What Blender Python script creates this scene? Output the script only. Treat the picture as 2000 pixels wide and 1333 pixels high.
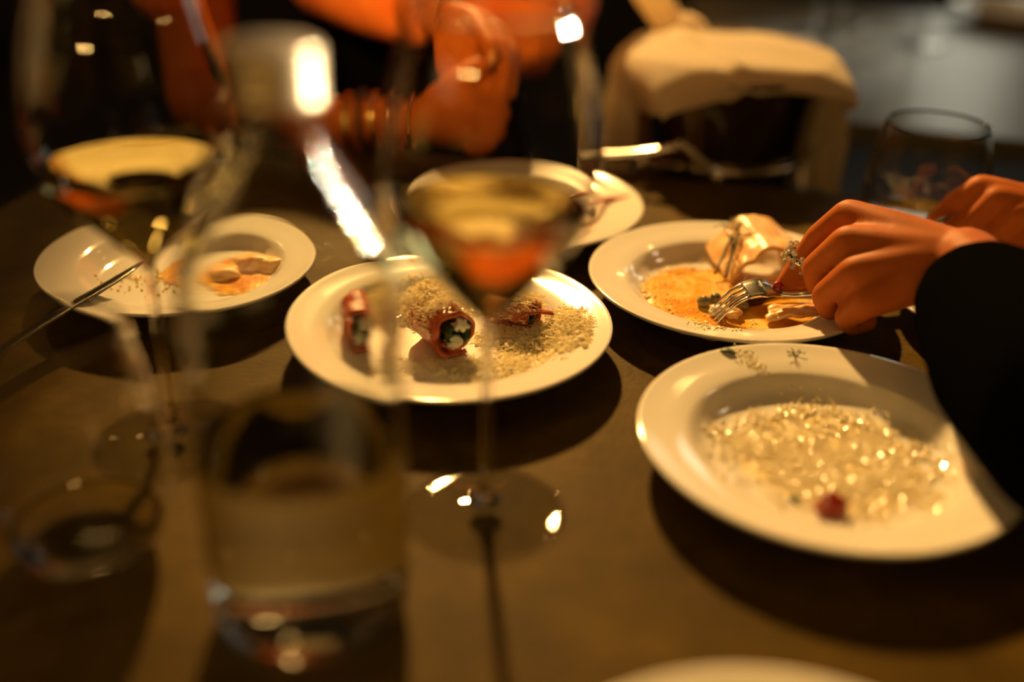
import bpy, bmesh, math, random
from mathutils import Vector, Matrix, Quaternion, noise
random.seed(7)
V = Vector
PI = math.pi
scene = bpy.context.scene
for o in list(bpy.data.objects):
    bpy.data.objects.remove(o)
COL = scene.collection

# ------------------------------------------------------------------ camera
cam = bpy.data.cameras.new('camera')
cam.sensor_width = 36.0
cam.lens = 37.8
cam.clip_start = 0.01
cam.dof.use_dof = True
cam.dof.focus_distance = 0.80
cam.dof.aperture_fstop = 1.3
cam.dof.aperture_blades = 0
cam_o = bpy.data.objects.new('camera', cam)
COL.objects.link(cam_o)
_r = V((0.99958484, 0.01344588, 0.02548247))
_u = V((-0.02881229, 0.46647805, 0.88406339))
_b = V((0, -0.88443057, 0.46667179))
cam_o.matrix_world = Matrix(((_r.x, _u.x, _b.x, 0), (_r.y, _u.y, _b.y, 0), (_r.z, _u.z, _b.z, 0.3779), (0, 0, 0, 1)))
scene.camera = cam_o

# ------------------------------------------------------------------ world, lights, exposure
w = bpy.data.worlds.new('world')
scene.world = w
w.use_nodes = True
w.node_tree.nodes['Background'].inputs[0].default_value = (0.9, 0.5, 0.2, 1)
w.node_tree.nodes['Background'].inputs[1].default_value = 0.006
scene.view_settings.view_transform = 'Standard'
scene.view_settings.look = 'None'
scene.view_settings.gamma = 1.0
scene.view_settings.use_curve_mapping = False
scene.view_settings.exposure = 0.08
WARM = (1.0, 0.56, 0.165)
AMBER = (1.0, 0.48, 0.10)

def aim(o, target):
    d = V(target) - o.location
    o.rotation_euler = d.to_track_quat('-Z', 'Y').to_euler()

def spot(name, loc, target, power, angle, blend, radius, color):
    l = bpy.data.lights.new(name, 'SPOT')
    l.energy = power; l.spot_size = math.radians(angle); l.spot_blend = blend
    l.shadow_soft_size = radius; l.color = color
    o = bpy.data.objects.new(name, l); COL.objects.link(o)
    o.location = loc; aim(o, target)

def bulb(name, loc, power, radius, color):
    l = bpy.data.lights.new(name, 'POINT')
    l.energy = power; l.shadow_soft_size = radius; l.color = color
    o = bpy.data.objects.new(name, l); COL.objects.link(o); o.location = loc

def area(name, loc, target, power, sx, sy, color):
    l = bpy.data.lights.new(name, 'AREA')
    l.shape = 'RECTANGLE'; l.size = sx; l.size_y = sy; l.energy = power; l.color = color
    o = bpy.data.objects.new(name, l); COL.objects.link(o)
    o.location = loc; aim(o, target)

spot('warm_spot', (-0.25, 2.80, 1.55), (0.08, 0.93, 0), 600, 22.5, 0.45, 0.055, WARM)  # ceiling spot behind the tables, the main light
spot('warm_spot', (-0.55, -0.25, 1.05), (-0.03, 1.48, 0.10), 150, 16, 0.5, 0.06, AMBER)  # added beam from the camera side to brighten the person across
bulb('fill_bulb', (-1.1, 2.2, 0.95), 8.0, 0.04, WARM)  # added bulb that lifts the left plate from behind
for z_, p_ in ((0.40, 180), (0.66, 280), (0.94, 180)):
    spot('bottle_glint_spot', (1.38, 1.22, z_), (-0.07, 0.435, 0.205), p_, 8, 0.6, 0.03, (1.0, 0.80, 0.56))  # added narrow beams, stacked to stretch the highlight on the bottle
spot('far_glint_spot', (2.1, 3.5, 1.15), (0.58, 1.87, 0.14), 300, 10, 0.7, 0.05, (1.0, 0.95, 0.85))  # added to raise glints on the background glasses
bulb('glint_bulb', (1.45, 1.30, 1.15), 3.5, 0.10, (1.0, 0.72, 0.42))  # added for a highlight on the bottle shoulder
bulb('fill_bulb', (-0.95, 0.2, 1.1), 2.2, 0.03, AMBER)  # added fill from the left for hands and people
bulb('fill_bulb', (0.5, -0.9, 1.4), 3.0, 0.03, AMBER)  # added fill and sparkle from the camera side
bulb('fill_bulb', (-0.25, 0.85, 1.35), 1.2, 0.03, AMBER)  # added fill from above the plates
# small candle-bright lamps added out of view to glint in the glassware
for p_ in ((-1.6, 1.0, 0.7), (-1.2, -0.9, 0.9), (0.1, -1.4, 1.0), (1.3, -0.6, 1.1), (-0.4, 3.0, 1.2), (0.9, 3.2, 0.9), (-2.0, 2.6, 1.1), (1.9, 0.4, 0.8), (-0.6, -0.7, 0.6), (0.9, 2.4, 1.5)):
    bulb('glint_lamp', p_, 4.5 if p_[1] < -0.5 else 1.7, 0.022, WARM)
area('overhead_fill', (0.0, 0.7, 1.9), (0.05, 0.8, 0), 1.6, 1.4, 1.4, AMBER)  # added soft fill over the table, not a fitting of the room
area('daylight_window', (1.75, 4.3, 0.95), (0.7, 1.6, 0), 2.8, 0.34, 1.3, (1.0, 0.96, 0.74))
area('daylight_window', (2.65, 4.0, 0.95), (0.7, 1.6, 0), 2.8, 0.34, 1.3, (1.0, 0.96, 0.74))

scene.cycles.max_bounces = 14
scene.cycles.transmission_bounces = 12
scene.cycles.adaptive_threshold = 0.04
scene.cycles.glossy_bounces = 6
scene.cycles.diffuse_bounces = 4
scene.cycles.sample_clamp_indirect = 6.0
scene.cycles.blur_glossy = 0.3

# ------------------------------------------------------------------ helpers
def tag(o, label=None, cat=None, group=None, kind=None):
    if label: o['label'] = label
    if cat: o['category'] = cat
    if group: o['group'] = group
    if kind: o['kind'] = kind
    return o

def empty(name, loc=(0, 0, 0), rz=0.0, label=None, cat=None, group=None):
    o = bpy.data.objects.new(name, None)
    o.empty_display_size = 0.02
    COL.objects.link(o)
    o.location = loc
    o.rotation_euler = (0, 0, rz)
    return tag(o, label, cat, group)

def mobj(name, verts, faces, mat, parent=None, smooth=True, loc=None):
    me = bpy.data.meshes.new(name)
    me.from_pydata([tuple(v) for v in verts], [], faces)
    me.validate()
    bm = bmesh.new(); bm.from_mesh(me)
    bmesh.ops.recalc_face_normals(bm, faces=bm.faces)
    bm.to_mesh(me); bm.free()
    if smooth:
        for p in me.polygons: p.use_smooth = True
    me.materials.append(mat)
    o = bpy.data.objects.new(name, me)
    COL.objects.link(o)
    if parent: o.parent = parent
    if loc: o.location = loc
    return o

class MB:
    def __init__(s): s.v = []; s.f = []
    def add(s, vs, fs):
        n = len(s.v); s.v += [V(x) for x in vs]; s.f += [tuple(i + n for i in f) for f in fs]; return s
    def build(s, name, mat, parent=None, smooth=True): return mobj(name, s.v, s.f, mat, parent, smooth)

def lathe(profile, seg=64, closed=False):
    """profile: (r, z) points from axis to axis, or a closed loop. r == 0 becomes a pole."""
    vs, fs, rings = [], [], []
    for r, z in profile:
        if r < 1e-7:
            rings.append([len(vs)]); vs.append(V((0, 0, z)))
        else:
            rings.append(list(range(len(vs), len(vs) + seg)))
            vs += [V((r * math.cos(2 * PI * k / seg), r * math.sin(2 * PI * k / seg), z)) for k in range(seg)]
    pairs = list(zip(rings, rings[1:]))
    if closed: pairs.append((rings[-1], rings[0]))
    for a, b in pairs:
        if len(a) == 1 and len(b) == 1: continue
        for k in range(seg):
            k2 = (k + 1) % seg
            if len(a) == 1: fs.append((a[0], b[k], b[k2]))
            elif len(b) == 1: fs.append((a[k], b[0], a[k2]))
            else: fs.append((a[k], b[k], b[k2], a[k2]))
    return vs, fs

def spline(pts, n):
    """Catmull-Rom through tuples of any length"""
    out = []
    P = [pts[0]] + list(pts) + [pts[-1]]
    for i in range(1, len(P) - 2):
        for k in range(n):
            t = k / n
            out.append(tuple(0.5 * ((2 * b) + (-a + c) * t + (2 * a - 5 * b + 4 * c - d) * t * t + (-a + 3 * b - 3 * c + d) * t ** 3)
                             for a, b, c, d in zip(P[i - 1], P[i], P[i + 1], P[i + 2])))
    out.append(tuple(pts[-1]))
    return out

def tube(path, rad, seg=10, flat=1.0, up=(0, 0, 1), caps=True):
    """tube along path; rad a number or list; flat scales the section along its second axis"""
    path = [V(p) for p in path]
    n = len(path)
    if not hasattr(rad, '__len__'): rad = [rad] * n
    vs, fs = [], []
    ref = V(up)
    for i, p in enumerate(path):
        t = (path[min(i + 1, n - 1)] - path[max(i - 1, 0)]).normalized()
        a = ref - t * ref.dot(t)
        if a.length < 1e-4: a = t.orthogonal()
        a.normalize(); ref = a
        b = t.cross(a)
        for k in range(seg):
            q = 2 * PI * k / seg
            vs.append(p + b * math.cos(q) * rad[i] + a * math.sin(q) * rad[i] * flat)
    for i in range(n - 1):
        for k in range(seg):
            k2 = (k + 1) % seg
            fs.append((i * seg + k, i * seg + k2, (i + 1) * seg + k2, (i + 1) * seg + k))
    if caps:
        fs.append(tuple(range(seg))[::-1]); fs.append(tuple(range((n - 1) * seg, n * seg)))
    return vs, fs

def ball(c, r, sub=2, scale=(1, 1, 1), rough=0.0, freq=1.0, seed=0):
    bm = bmesh.new()
    bmesh.ops.create_icosphere(bm, subdivisions=sub, radius=1.0)
    vs = []
    for v in bm.verts:
        d = 1.0
        if rough: d += rough * noise.noise(v.co * freq + V((seed * 3.7, seed * 1.3, seed)))
        vs.append(V(c) + V((v.co.x * scale[0], v.co.y * scale[1], v.co.z * scale[2])) * r * d)
    fs = [tuple(v.index for v in f.verts) for f in bm.faces]
    bm.free()
    return vs, fs

def box(c, s, rz=0.0):
    c = V(c); m = Matrix.Rotation(rz, 3, 'Z')
    vs = [c + m @ V((x * s[0] / 2, y * s[1] / 2, z * s[2] / 2)) for x in (-1, 1) for y in (-1, 1) for z in (-1, 1)]
    return vs, [(0, 1, 3, 2), (4, 6, 7, 5), (0, 4, 5, 1), (2, 3, 7, 6), (0, 2, 6, 4), (1, 5, 7, 3)]

def bevel(o, wid, seg=3):
    m = o.modifiers.new('bevel', 'BEVEL'); m.width = wid; m.segments = seg; m.limit_method = 'ANGLE'
    return o

def copy_tree(o, parent=None):
    c = o.copy(); COL.objects.link(c)
    if parent: c.parent = parent
    for ch in [x for x in bpy.data.objects if x.parent == o]: copy_tree(ch, c)
    return c

# ------------------------------------------------------------------ materials
def material(name, color=(0.8, 0.8, 0.8), rough=0.5, **kw):
    m = bpy.data.materials.new(name); m.use_nodes = True
    b = m.node_tree.nodes['Principled BSDF']
    b.inputs['Base Color'].default_value = (*color, 1)
    b.inputs['Roughness'].default_value = rough
    names = dict(metal='Metallic', trans='Transmission Weight', ior='IOR', spec='Specular IOR Level', sss='Subsurface Weight',
                 coat='Coat Weight', coat_rough='Coat Roughness', sheen='Sheen Weight')
    for k, v in kw.items():
        if k in names: b.inputs[names[k]].default_value = v
    return m

def nodes(m):
    nt = m.node_tree
    return nt, nt.nodes, nt.links, nt.nodes['Principled BSDF']

def add_noise_color(m, scale, stops, detail=6, coord='Object', rough=0.6, vec_scale=None):
    nt, N, L, b = nodes(m)
    tc = N.new('ShaderNodeTexCoord'); n = N.new('ShaderNodeTexNoise'); r = N.new('ShaderNodeValToRGB')
    n.inputs['Scale'].default_value = scale; n.inputs['Detail'].default_value = detail; n.inputs['Roughness'].default_value = rough
    src = tc.outputs[coord]
    if vec_scale:
        mp = N.new('ShaderNodeMapping'); mp.inputs['Scale'].default_value = vec_scale
        L.new(src, mp.inputs[0]); src = mp.outputs[0]
    L.new(src, n.inputs['Vector'])
    e = r.color_ramp.elements
    e[0].position, e[0].color = stops[0][0], (*stops[0][1], 1)
    e[1].position, e[1].color = stops[-1][0], (*stops[-1][1], 1)
    for p, c in stops[1:-1]:
        x = e.new(p); x.color = (*c, 1)
    L.new(n.outputs['Fac'], r.inputs[0]); L.new(r.outputs[0], b.inputs['Base Color'])
    return m

def add_bump(m, scale, strength, dist=0.001, detail=4, coord='Object', tex='noise'):
    nt, N, L, b = nodes(m)
    tc = N.new('ShaderNodeTexCoord')
    n = N.new('ShaderNodeTexNoise' if tex == 'noise' else 'ShaderNodeTexVoronoi')
    n.inputs['Scale'].default_value = scale
    if tex == 'noise': n.inputs['Detail'].default_value = detail
    bp = N.new('ShaderNodeBump'); bp.inputs['Strength'].default_value = strength; bp.inputs['Distance'].default_value = dist
    L.new(tc.outputs[coord], n.inputs['Vector'])
    L.new(n.outputs['Fac' if tex == 'noise' else 'Distance'], bp.inputs['Height'])
    L.new(bp.outputs[0], b.inputs['Normal'])
    return m

M = {}
M['table'] = add_bump(add_noise_color(material('dark_stone', rough=0.6, spec=0.05), 14,
    [(0.3, (0.045, 0.026, 0.003)), (0.55, (0.078, 0.046, 0.004)), (0.75, (0.125, 0.076, 0.008))], detail=9, rough=0.7), 210, 0.55, 0.0012, detail=5)
M['table_far'] = add_bump(add_noise_color(material('grey_table', rough=0.33, spec=0.6), 9,
    [(0.3, (0.10, 0.095, 0.065)), (0.7, (0.16, 0.15, 0.11))], detail=7), 160, 0.3, 0.001)
M['black_metal'] = material('black_metal', (0.02, 0.02, 0.02), 0.45, metal=0.6)
M['floor'] = add_noise_color(material('dark_floor', rough=0.6), 4, [(0.3, (0.012, 0.01, 0.008)), (0.7, (0.03, 0.024, 0.018))])
M['wall'] = add_noise_color(material('dark_plaster', rough=0.8), 6, [(0.3, (0.02, 0.017, 0.013)), (0.7, (0.035, 0.03, 0.024))])
M['china'] = material('white_china', (0.80, 0.77, 0.70), 0.12, coat=0.5, coat_rough=0.03)
def thin_glass(name, tint, straight, ior=1.47):
    """thin-walled glass: light passes nearly unbent, both faces reflect by Fresnel"""
    m = bpy.data.materials.new(name); m.use_nodes = True
    nt = m.node_tree; N, L = nt.nodes, nt.links
    N.remove(N['Principled BSDF']); out = N['Material Output']
    geo = N.new('ShaderNodeNewGeometry'); mx = N.new('ShaderNodeMix'); fr = N.new('ShaderNodeFresnel')
    mx.inputs[2].default_value = ior; mx.inputs[3].default_value = 1 / ior
    L.new(geo.outputs['Backfacing'], mx.inputs[0]); L.new(mx.outputs[0], fr.inputs['IOR'])
    tr = N.new('ShaderNodeBsdfTransparent'); tr.inputs[0].default_value = (*tint, 1)
    gl = N.new('ShaderNodeBsdfGlossy'); gl.inputs['Roughness'].default_value = 0.0
    rf = N.new('ShaderNodeBsdfRefraction'); rf.inputs['IOR'].default_value = ior; rf.inputs['Roughness'].default_value = 0.0; rf.inputs[0].default_value = (*tint, 1)
    a = N.new('ShaderNodeMixShader'); a.inputs[0].default_value = straight
    L.new(rf.outputs[0], a.inputs[1]); L.new(tr.outputs[0], a.inputs[2])
    b = N.new('ShaderNodeMixShader')
    L.new(fr.outputs[0], b.inputs[0]); L.new(a.outputs[0], b.inputs[1]); L.new(gl.outputs[0], b.inputs[2])
    L.new(b.outputs[0], out.inputs['Surface'])
    return m
M['foot_glass'] = thin_glass('foot_glass', (0.985, 0.985, 0.97), 0.88)
M['glass'] = material('clear_glass', (0.985, 0.99, 0.985), 0.0, trans=1.0, ior=1.47)
M['bottle_glass'] = material('bottle_glass', (0.97, 0.985, 0.965), 0.0, trans=1.0, ior=1.48)
M['water'] = material('water', (0.99, 0.995, 0.99), 0.0, trans=1.0, ior=1.333)
M['wine'] = material('white_wine', (0.97, 0.86, 0.42), 0.0, trans=1.0, ior=1.345)
M['cap'] = add_noise_color(material('brass_cap', rough=0.34, metal=0.75), 60, [(0.3, (0.62, 0.5, 0.3)), (0.7, (0.8, 0.68, 0.45))])
M['steel'] = material('polished_steel', (0.78, 0.75, 0.70), 0.2, metal=1.0)
M['blade'] = add_bump(material('knife_steel', (0.16, 0.145, 0.12), 0.22, metal=1.0), 300, 0.1, 0.0005)
M['bucket'] = add_bump(material('bucket_steel', (0.30, 0.28, 0.25), 0.16, metal=1.0), 40, 0.05, 0.001)
M['linen'] = add_bump(add_noise_color(material('cream_linen', rough=0.85, sheen=0.3), 30, [(0.3, (0.70, 0.64, 0.52)), (0.7, (0.76, 0.70, 0.57))]), 900, 0.25, 0.0006)
_nt, _N, _L, _b1 = nodes(M['linen'])
_tl = _N.new('ShaderNodeBsdfTranslucent'); _tl.inputs[0].default_value = (0.90, 0.72, 0.42, 1)
_mx = _N.new('ShaderNodeMixShader'); _mx.inputs[0].default_value = 0.55
_L.new(_b1.outputs[0], _mx.inputs[1]); _L.new(_tl.outputs[0], _mx.inputs[2]); _L.new(_mx.outputs[0], _N['Material Output'].inputs['Surface'])
M['skin'] = add_bump(add_noise_color(material('skin', rough=0.55, sss=0.12, spec=0.12), 26, [(0.3, (0.36, 0.085, 0.010)), (0.7, (0.46, 0.13, 0.02))]), 420, 0.18, 0.0006)
bpy.data.materials['skin'].node_tree.nodes['Principled BSDF'].inputs['Subsurface Radius'].default_value = (0.012, 0.004, 0.002)
M['nail'] = material('red_nail', (0.32, 0.006, 0.008), 0.12, coat=1.0)
M['nail_bare'] = material('bare_nail', (0.55, 0.26, 0.10), 0.35)
M['red_cloth'] = add_bump(add_noise_color(material('orange_red_cloth', rough=0.9), 18, [(0.3, (0.66, 0.12, 0.015)), (0.7, (0.85, 0.24, 0.03))]), 700, 0.3, 0.0008)
M['black_cloth'] = add_bump(material('black_cloth', (0.0025, 0.0025, 0.0025), 1.0, spec=0.0), 500, 0.3, 0.001)
M['gold'] = material('gold', (0.85, 0.6, 0.22), 0.16, metal=1.0)
M['silver'] = material('silver', (0.8, 0.76, 0.66), 0.12, metal=1.0)
M['gem'] = material('clear_gem', (0.95, 0.95, 0.85), 0.0, trans=0.7, ior=1.9)
M['strap'] = material('dark_strap', (0.035, 0.022, 0.01), 0.5)
M['cheese'] = material('grated_cheese', (0.95, 0.90, 0.72), 0.55)
_nt, _N, _L, _b2 = nodes(M['cheese'])
_tl = _N.new('ShaderNodeBsdfTranslucent'); _tl.inputs[0].default_value = (0.95, 0.88, 0.62, 1)
_mx = _N.new('ShaderNodeMixShader'); _mx.inputs[0].default_value = 0.5
_L.new(_b2.outputs[0], _mx.inputs[1]); _L.new(_tl.outputs[0], _mx.inputs[2]); _L.new(_mx.outputs[0], _N['Material Output'].inputs['Surface'])
M['cheese_wet'] = material('oily_cheese_grains', (0.92, 0.82, 0.54), 0.2, spec=1.0)
M['meat'] = add_bump(add_noise_color(material('cured_meat', rough=0.3, spec=0.6), 90, [(0.3, (0.22, 0.025, 0.01)), (0.55, (0.46, 0.085, 0.02)), (0.72, (0.66, 0.26, 0.08))]), 200, 0.5, 0.001)
M['leaf'] = add_noise_color(material('dark_greens', rough=0.3), 80, [(0.3, (0.01, 0.03, 0.01)), (0.7, (0.04, 0.085, 0.02))])
M['herb'] = material('herb_green', (0.06, 0.11, 0.02), 0.5)
M['dill'] = material('dill_green', (0.05, 0.065, 0.012), 0.6)
M['fresh'] = material('fresh_cheese', (0.82, 0.78, 0.66), 0.5, sss=0.2)
M['crust'] = material('brown_crumb', (0.16, 0.06, 0.02), 0.6)
M['sauce'] = add_bump(add_noise_color(material('yellow_butter_sauce', rough=0.22, spec=0.3, coat=0.0), 45,
    [(0.36, (0.55, 0.19, 0.006)), (0.5, (0.70, 0.34, 0.02)), (0.64, (0.80, 0.56, 0.16))]), 200, 0.6, 0.0014, detail=5)
M['film'] = add_bump(add_noise_color(material('oily_residue', rough=0.22, spec=0.5, coat=0.3), 50,
    [(0.3, (0.78, 0.62, 0.25)), (0.55, (0.82, 0.73, 0.48)), (0.75, (0.82, 0.77, 0.64))]), 330, 0.8, 0.0012, detail=5)
M['pasta'] = add_bump(add_noise_color(material('browned_pasta', rough=0.35, spec=0.5), 55,
    [(0.30, (0.42, 0.13, 0.03)), (0.42, (0.82, 0.46, 0.16)), (0.7, (0.86, 0.60, 0.30))]), 120, 0.4, 0.001)
M['caper'] = add_noise_color(material('caper_skin', rough=0.25, coat=0.5), 90, [(0.3, (0.10, 0.085, 0.04)), (0.7, (0.2, 0.17, 0.08))])
M['tomato'] = material('dark_tomato', (0.28, 0.02, 0.008), 0.2, coat=0.6)
M['bubble'] = material('butter_bubble', (0.92, 0.72, 0.26), 0.2, spec=1.0)

# ------------------------------------------------------------------ setting
fl = mobj('floor', *box((0.3, 1.5, -0.77), (7, 7, 0.04)), M['floor'], smooth=False); tag(fl, kind='structure')
wb = mobj('wall_back', *box((0.3, 5.03, 0.5), (7, 0.06, 2.5)), M['wall'], smooth=False); tag(wb, kind='structure')
wl = mobj('wall_left', *box((-2.6, 1.5, 0.5), (0.06, 7, 2.5)), M['wall'], smooth=False); tag(wl, kind='structure')

def slab(c0, u, n, length, depth, thick):
    u, n = V((*u, 0)).normalized(), V((*n, 0)).normalized()
    c0 = V(c0)
    p = [c0, c0 + u * length, c0 + u * length + n * depth, c0 + n * depth]
    vs = [q + V((0, 0, 0)) for q in p] + [q - V((0, 0, thick)) for q in p]
    return vs, [(0, 1, 2, 3), (7, 6, 5, 4), (0, 4, 5, 1), (1, 5, 6, 2), (2, 6, 7, 3), (3, 7, 4, 0)], p

def table(name, label, c0, u, n, length, depth, mat):
    t = empty(name, (0, 0, 0), 0, label, 'table')
    vs, fs, p = slab(c0, u, n, length, depth, 0.03)
    bevel(mobj('table_top', vs, fs, mat, t, smooth=False), 0.003)
    uu, nn = V((*u, 0)).normalized(), V((*n, 0)).normalized()
    for a, b in ((0.12, 0.12), (length - 0.12, 0.12), (0.12, depth - 0.12), (length - 0.12, depth - 0.12)):
        q = V(c0) + uu * a + nn * b
        mobj('leg', *tube([(q.x, q.y, -0.03), (q.x, q.y, -0.75)], 0.025, 16), M['black_metal'], t)
    return t

# near table: far edge runs (-.139,1.175)->(.062,1.130)
table('dining_table', 'dark stone-topped table in front, crowded with plates and glasses', (-0.43, 1.236, 0), (0.976, -0.218), (-0.218, -0.976), 1.02, 1.25, M['table'])
table('dining_table', 'grey table in the background beyond the ice bucket, catching cool daylight', (0.10, 1.436, 0), (0.954, -0.298), (0.298, 0.954), 1.5, 0.85, M['table_far'])

# ------------------------------------------------------------------ plates
PR = [(0.0, 0.0060), (0.050, 0.0062), (0.068, 0.0068), (0.075, 0.0088), (0.0805, 0.0135), (0.0845, 0.0172), (0.088, 0.0186),
      (0.100, 0.0203), (0.112, 0.0222), (0.1155, 0.0232), (0.1172, 0.0234), (0.1180, 0.0226), (0.1176, 0.0214), (0.113, 0.0192), (0.098, 0.0162),
      (0.088, 0.0138), (0.082, 0.0085), (0.074, 0.0035), (0.068, 0.0012), (0.066, 0.0), (0.062, 0.0), (0.060, 0.0025), (0.0, 0.003)]
PZ = 1.18
def plate(loc, label, s=1.0):
    o = mobj('plate', *lathe(PR, 96), M['china'], loc=loc)
    o.scale = (s * 0.986, s * 0.986, PZ)
    o.location = (loc[0], loc[1], loc[2])
    return tag(o, label, 'plate', 'wide-rimmed white plates')
P1 = V((-0.0455, 0.6975, 0.0004)); P2 = V((0.1945, 0.5560, 0.0004)); P3 = V((0.1750, 0.7890, 0.0004))
P4 = V((-0.2690, 0.7990, 0.0004)); P5 = V((0.0020, 0.9450, 0.0004)); P6 = V((0.410, 0.772, 0.0004)); P7 = V((0.108, 0.243, 0.0004))
plate(P1, 'white wide-rimmed plate in the middle holding cheese-covered meat rolls', 1.015)
plate(P2, 'white wide-rimmed plate smeared with oily grated cheese beside the black sleeve')
plate(P3, 'white wide-rimmed plate of yellow sauce under the fork and the ringed hand', 0.99)
plate(P4, 'white wide-rimmed plate with yellow scraps behind the large wine glass', 0.96)
plate(P5, 'white wide-rimmed plate furthest back, with a strip of red ham')
plate(P6, 'white plate mostly hidden under the hand between the sauce plate and black sleeve')
plate(P7, 'blurred plate in shade cut off by the bottom edge of the picture')

# ------------------------------------------------------------------ glassware
def shell(outer, t):
    """closed glass wall from an outer profile (list bottom->rim) with thickness t"""
    inner = []
    n = len(outer)
    for i in range(n):
        a, b = outer[max(i - 1, 0)], outer[min(i + 1, n - 1)]
        dx, dz = b[0] - a[0], b[1] - a[1]
        l = math.hypot(dx, dz) or 1
        inner.append((max(outer[i][0] - t * dz / l, 0.0), outer[i][1] + t * dx / l))
    return inner

def wine_glass_parts(root, wine=True, seg=96, level=0.186):
    key = [(0.0036, 0.120), (0.0046, 0.1235), (0.0085, 0.1285), (0.0185, 0.1395), (0.0300, 0.1530), (0.0410, 0.1665), (0.0490, 0.180), (0.0530, 0.194),
           (0.0542, 0.208), (0.0525, 0.226), (0.0485, 0.246), (0.0435, 0.266), (0.0385, 0.284)]
    out = spline(key, 6)
    # bowl: closed shell; the bottom is solid where it joins the stem
    inn = shell(out, 0.0011)
    i0 = next(i for i, q in enumerate(inn) if q[1] > 0.1300)
    inner = [(0.0, inn[i0][1] - 0.0012)] + inn[i0:]
    rim = [((out[-1][0] + inn[-1][0]) / 2, out[-1][1] + 0.0006)]
    prof = [(0.0, out[0][1])] + out + rim + inner[::-1]
    bowl = mobj('bowl', *lathe(prof, seg), M['glass'], root)
    sp = spline([(0.0036, 0.1202), (0.0030, 0.100), (0.0029, 0.06), (0.0032, 0.025), (0.0050, 0.0125), (0.0095, 0.0075)], 5)
    mobj('stem', *lathe([(0.0, 0.1202)] + sp + [(0.0, 0.0072)], 32), M['glass'], root)
    fp = [(0.0, 0.0076), (0.0095, 0.0074), (0.020, 0.0052), (0.034, 0.0034), (0.0445, 0.0020), (0.0462, 0.0012), (0.0450, 0.0004), (0.036, 0.0008), (0.024, 0.0018), (0.012, 0.0026), (0.0, 0.0028)]
    mobj('foot', *lathe(fp, seg), M['foot_glass'], root)
    if wine:
        pl = [q for q in inner if q[1] < level]
        wp = [(max(r + (0.0003 if r > 0 else 0), 0.0), z - 0.0002) for r, z in pl]
        # meniscus ring, then the flat surface
        k = next(i for i, q in enumerate(inner) if q[1] >= level)
        a, b = inner[k - 1], inner[k]
        t = (level - a[1]) / (b[1] - a[1]); r = a[0] + (b[0] - a[0]) * t
        wp += [(r + 0.0003, level + 0.0006), (r - 0.0012, level), (0.0, level - 0.0002)]
        o = mobj('wine', *lathe(wp, seg), M['wine'], root)
        o['label'] = 'pale yellow white wine'
    return root

g1 = empty('wine_glass', (-0.0130, 0.5040, 0.0004), 0, 'wide-bowled stemmed glass of white wine in front of the meat roll plate', 'wine glass', 'stemmed glasses of white wine')
wine_glass_parts(g1)
g2 = empty('wine_glass', (-0.2115, 0.5680, 0.0004), 0, 'tall wide-bowled glass of white wine standing behind the round-bellied tumbler', 'wine glass', 'stemmed glasses of white wine')
wine_glass_parts(g2, level=0.181)
g2.scale = (1.03, 1.03, 1.0)

# clear water bottle with screw cap
bt = empty('water_bottle', (-0.0965, 0.4180, 0.0004), 0, 'clear glass bottle half full of water with a pale metal screw cap', 'bottle')
bo = spline([(0.036, 0.0006), (0.0430, 0.003), (0.0475, 0.010), (0.0488, 0.030), (0.0490, 0.10), (0.0490, 0.165), (0.0482, 0.185), (0.0440, 0.201), (0.0370, 0.2155),
             (0.0275, 0.2290), (0.0195, 0.2410), (0.0160, 0.2500), (0.0155, 0.2580), (0.0155, 0.2790)], 5)
bi = [q for q in shell(bo, 0.0026) if q[1] > 0.012]
bprof = [(0.0, 0.0035)] + [(0.02, 0.0022)] + bo + [(0.0142, 0.2796)] + bi[::-1] + [(0.030, 0.0095), (0.0, 0.012)]
mobj('bottle_body', *lathe(bprof, 96), M['bottle_glass'], bt)
lev = 0.104
bw = [(0.0, 0.0118), (0.030, 0.0093)] + [(r + 0.0003, z) for r, z in bi if z < lev - 0.001] + [(0.0490 - 0.0023, lev + 0.0008), (0.0450, lev), (0.0, lev - 0.0002)]
o = mobj('water', *lathe(bw, 96), M['water'], bt); o['label'] = 'still water'
cp = [(0.0, 0.2836), (0.0165, 0.2836), (0.0184, 0.2826), (0.0190, 0.2810)]
for k in range(3):
    z = 0.2780 - k * 0.0056
    cp += [(0.0190, z + 0.0020), (0.0182, z + 0.0008), (0.0182, z - 0.0006), (0.0190, z - 0.0018)]
cp += [(0.0193, 0.2625), (0.0188, 0.2612), (0.0160, 0.2612), (0.0160, 0.2800), (0.0, 0.2822)]
o = mobj('screw_cap', *lathe(cp, 64), M['cap'], bt); o['label'] = 'pale brassy screw cap with ridges'

def tumbler(loc, label, key, thick, base, level, seg=96):
    t = empty('tumbler', loc, 0, label, 'tumbler', 'stemless water tumblers')
    out = spline(key, 6)
    inn = [q for q in shell(out, thick) if q[1] > base + 0.001]
    prof = [(0.0, 0.0012), (key[0][0] * 0.7, 0.0004)] + out + [(out[-1][0] - thick / 2, out[-1][1] + thick * 0.5)] + inn[::-1] + [(inn[0][0] * 0.7, base + 0.0002), (0.0, base)]
    mobj('glass_body', *lathe(prof, seg), M['glass'], t)
    if level:
        r_at = [q for q in inn if q[1] < level]
        rr = r_at[-1][0]
        wp = [(0.0, base - 0.0002), (inn[0][0] * 0.7, base)] + [(r + 0.0003, z) for r, z in r_at] + [(rr + 0.0006, level + 0.0008), (rr - 0.001, level), (0.0, level - 0.0002)]
        o = mobj('water', *lathe(wp, seg), M['water'], t); o['label'] = 'a little water'
    return t
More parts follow.
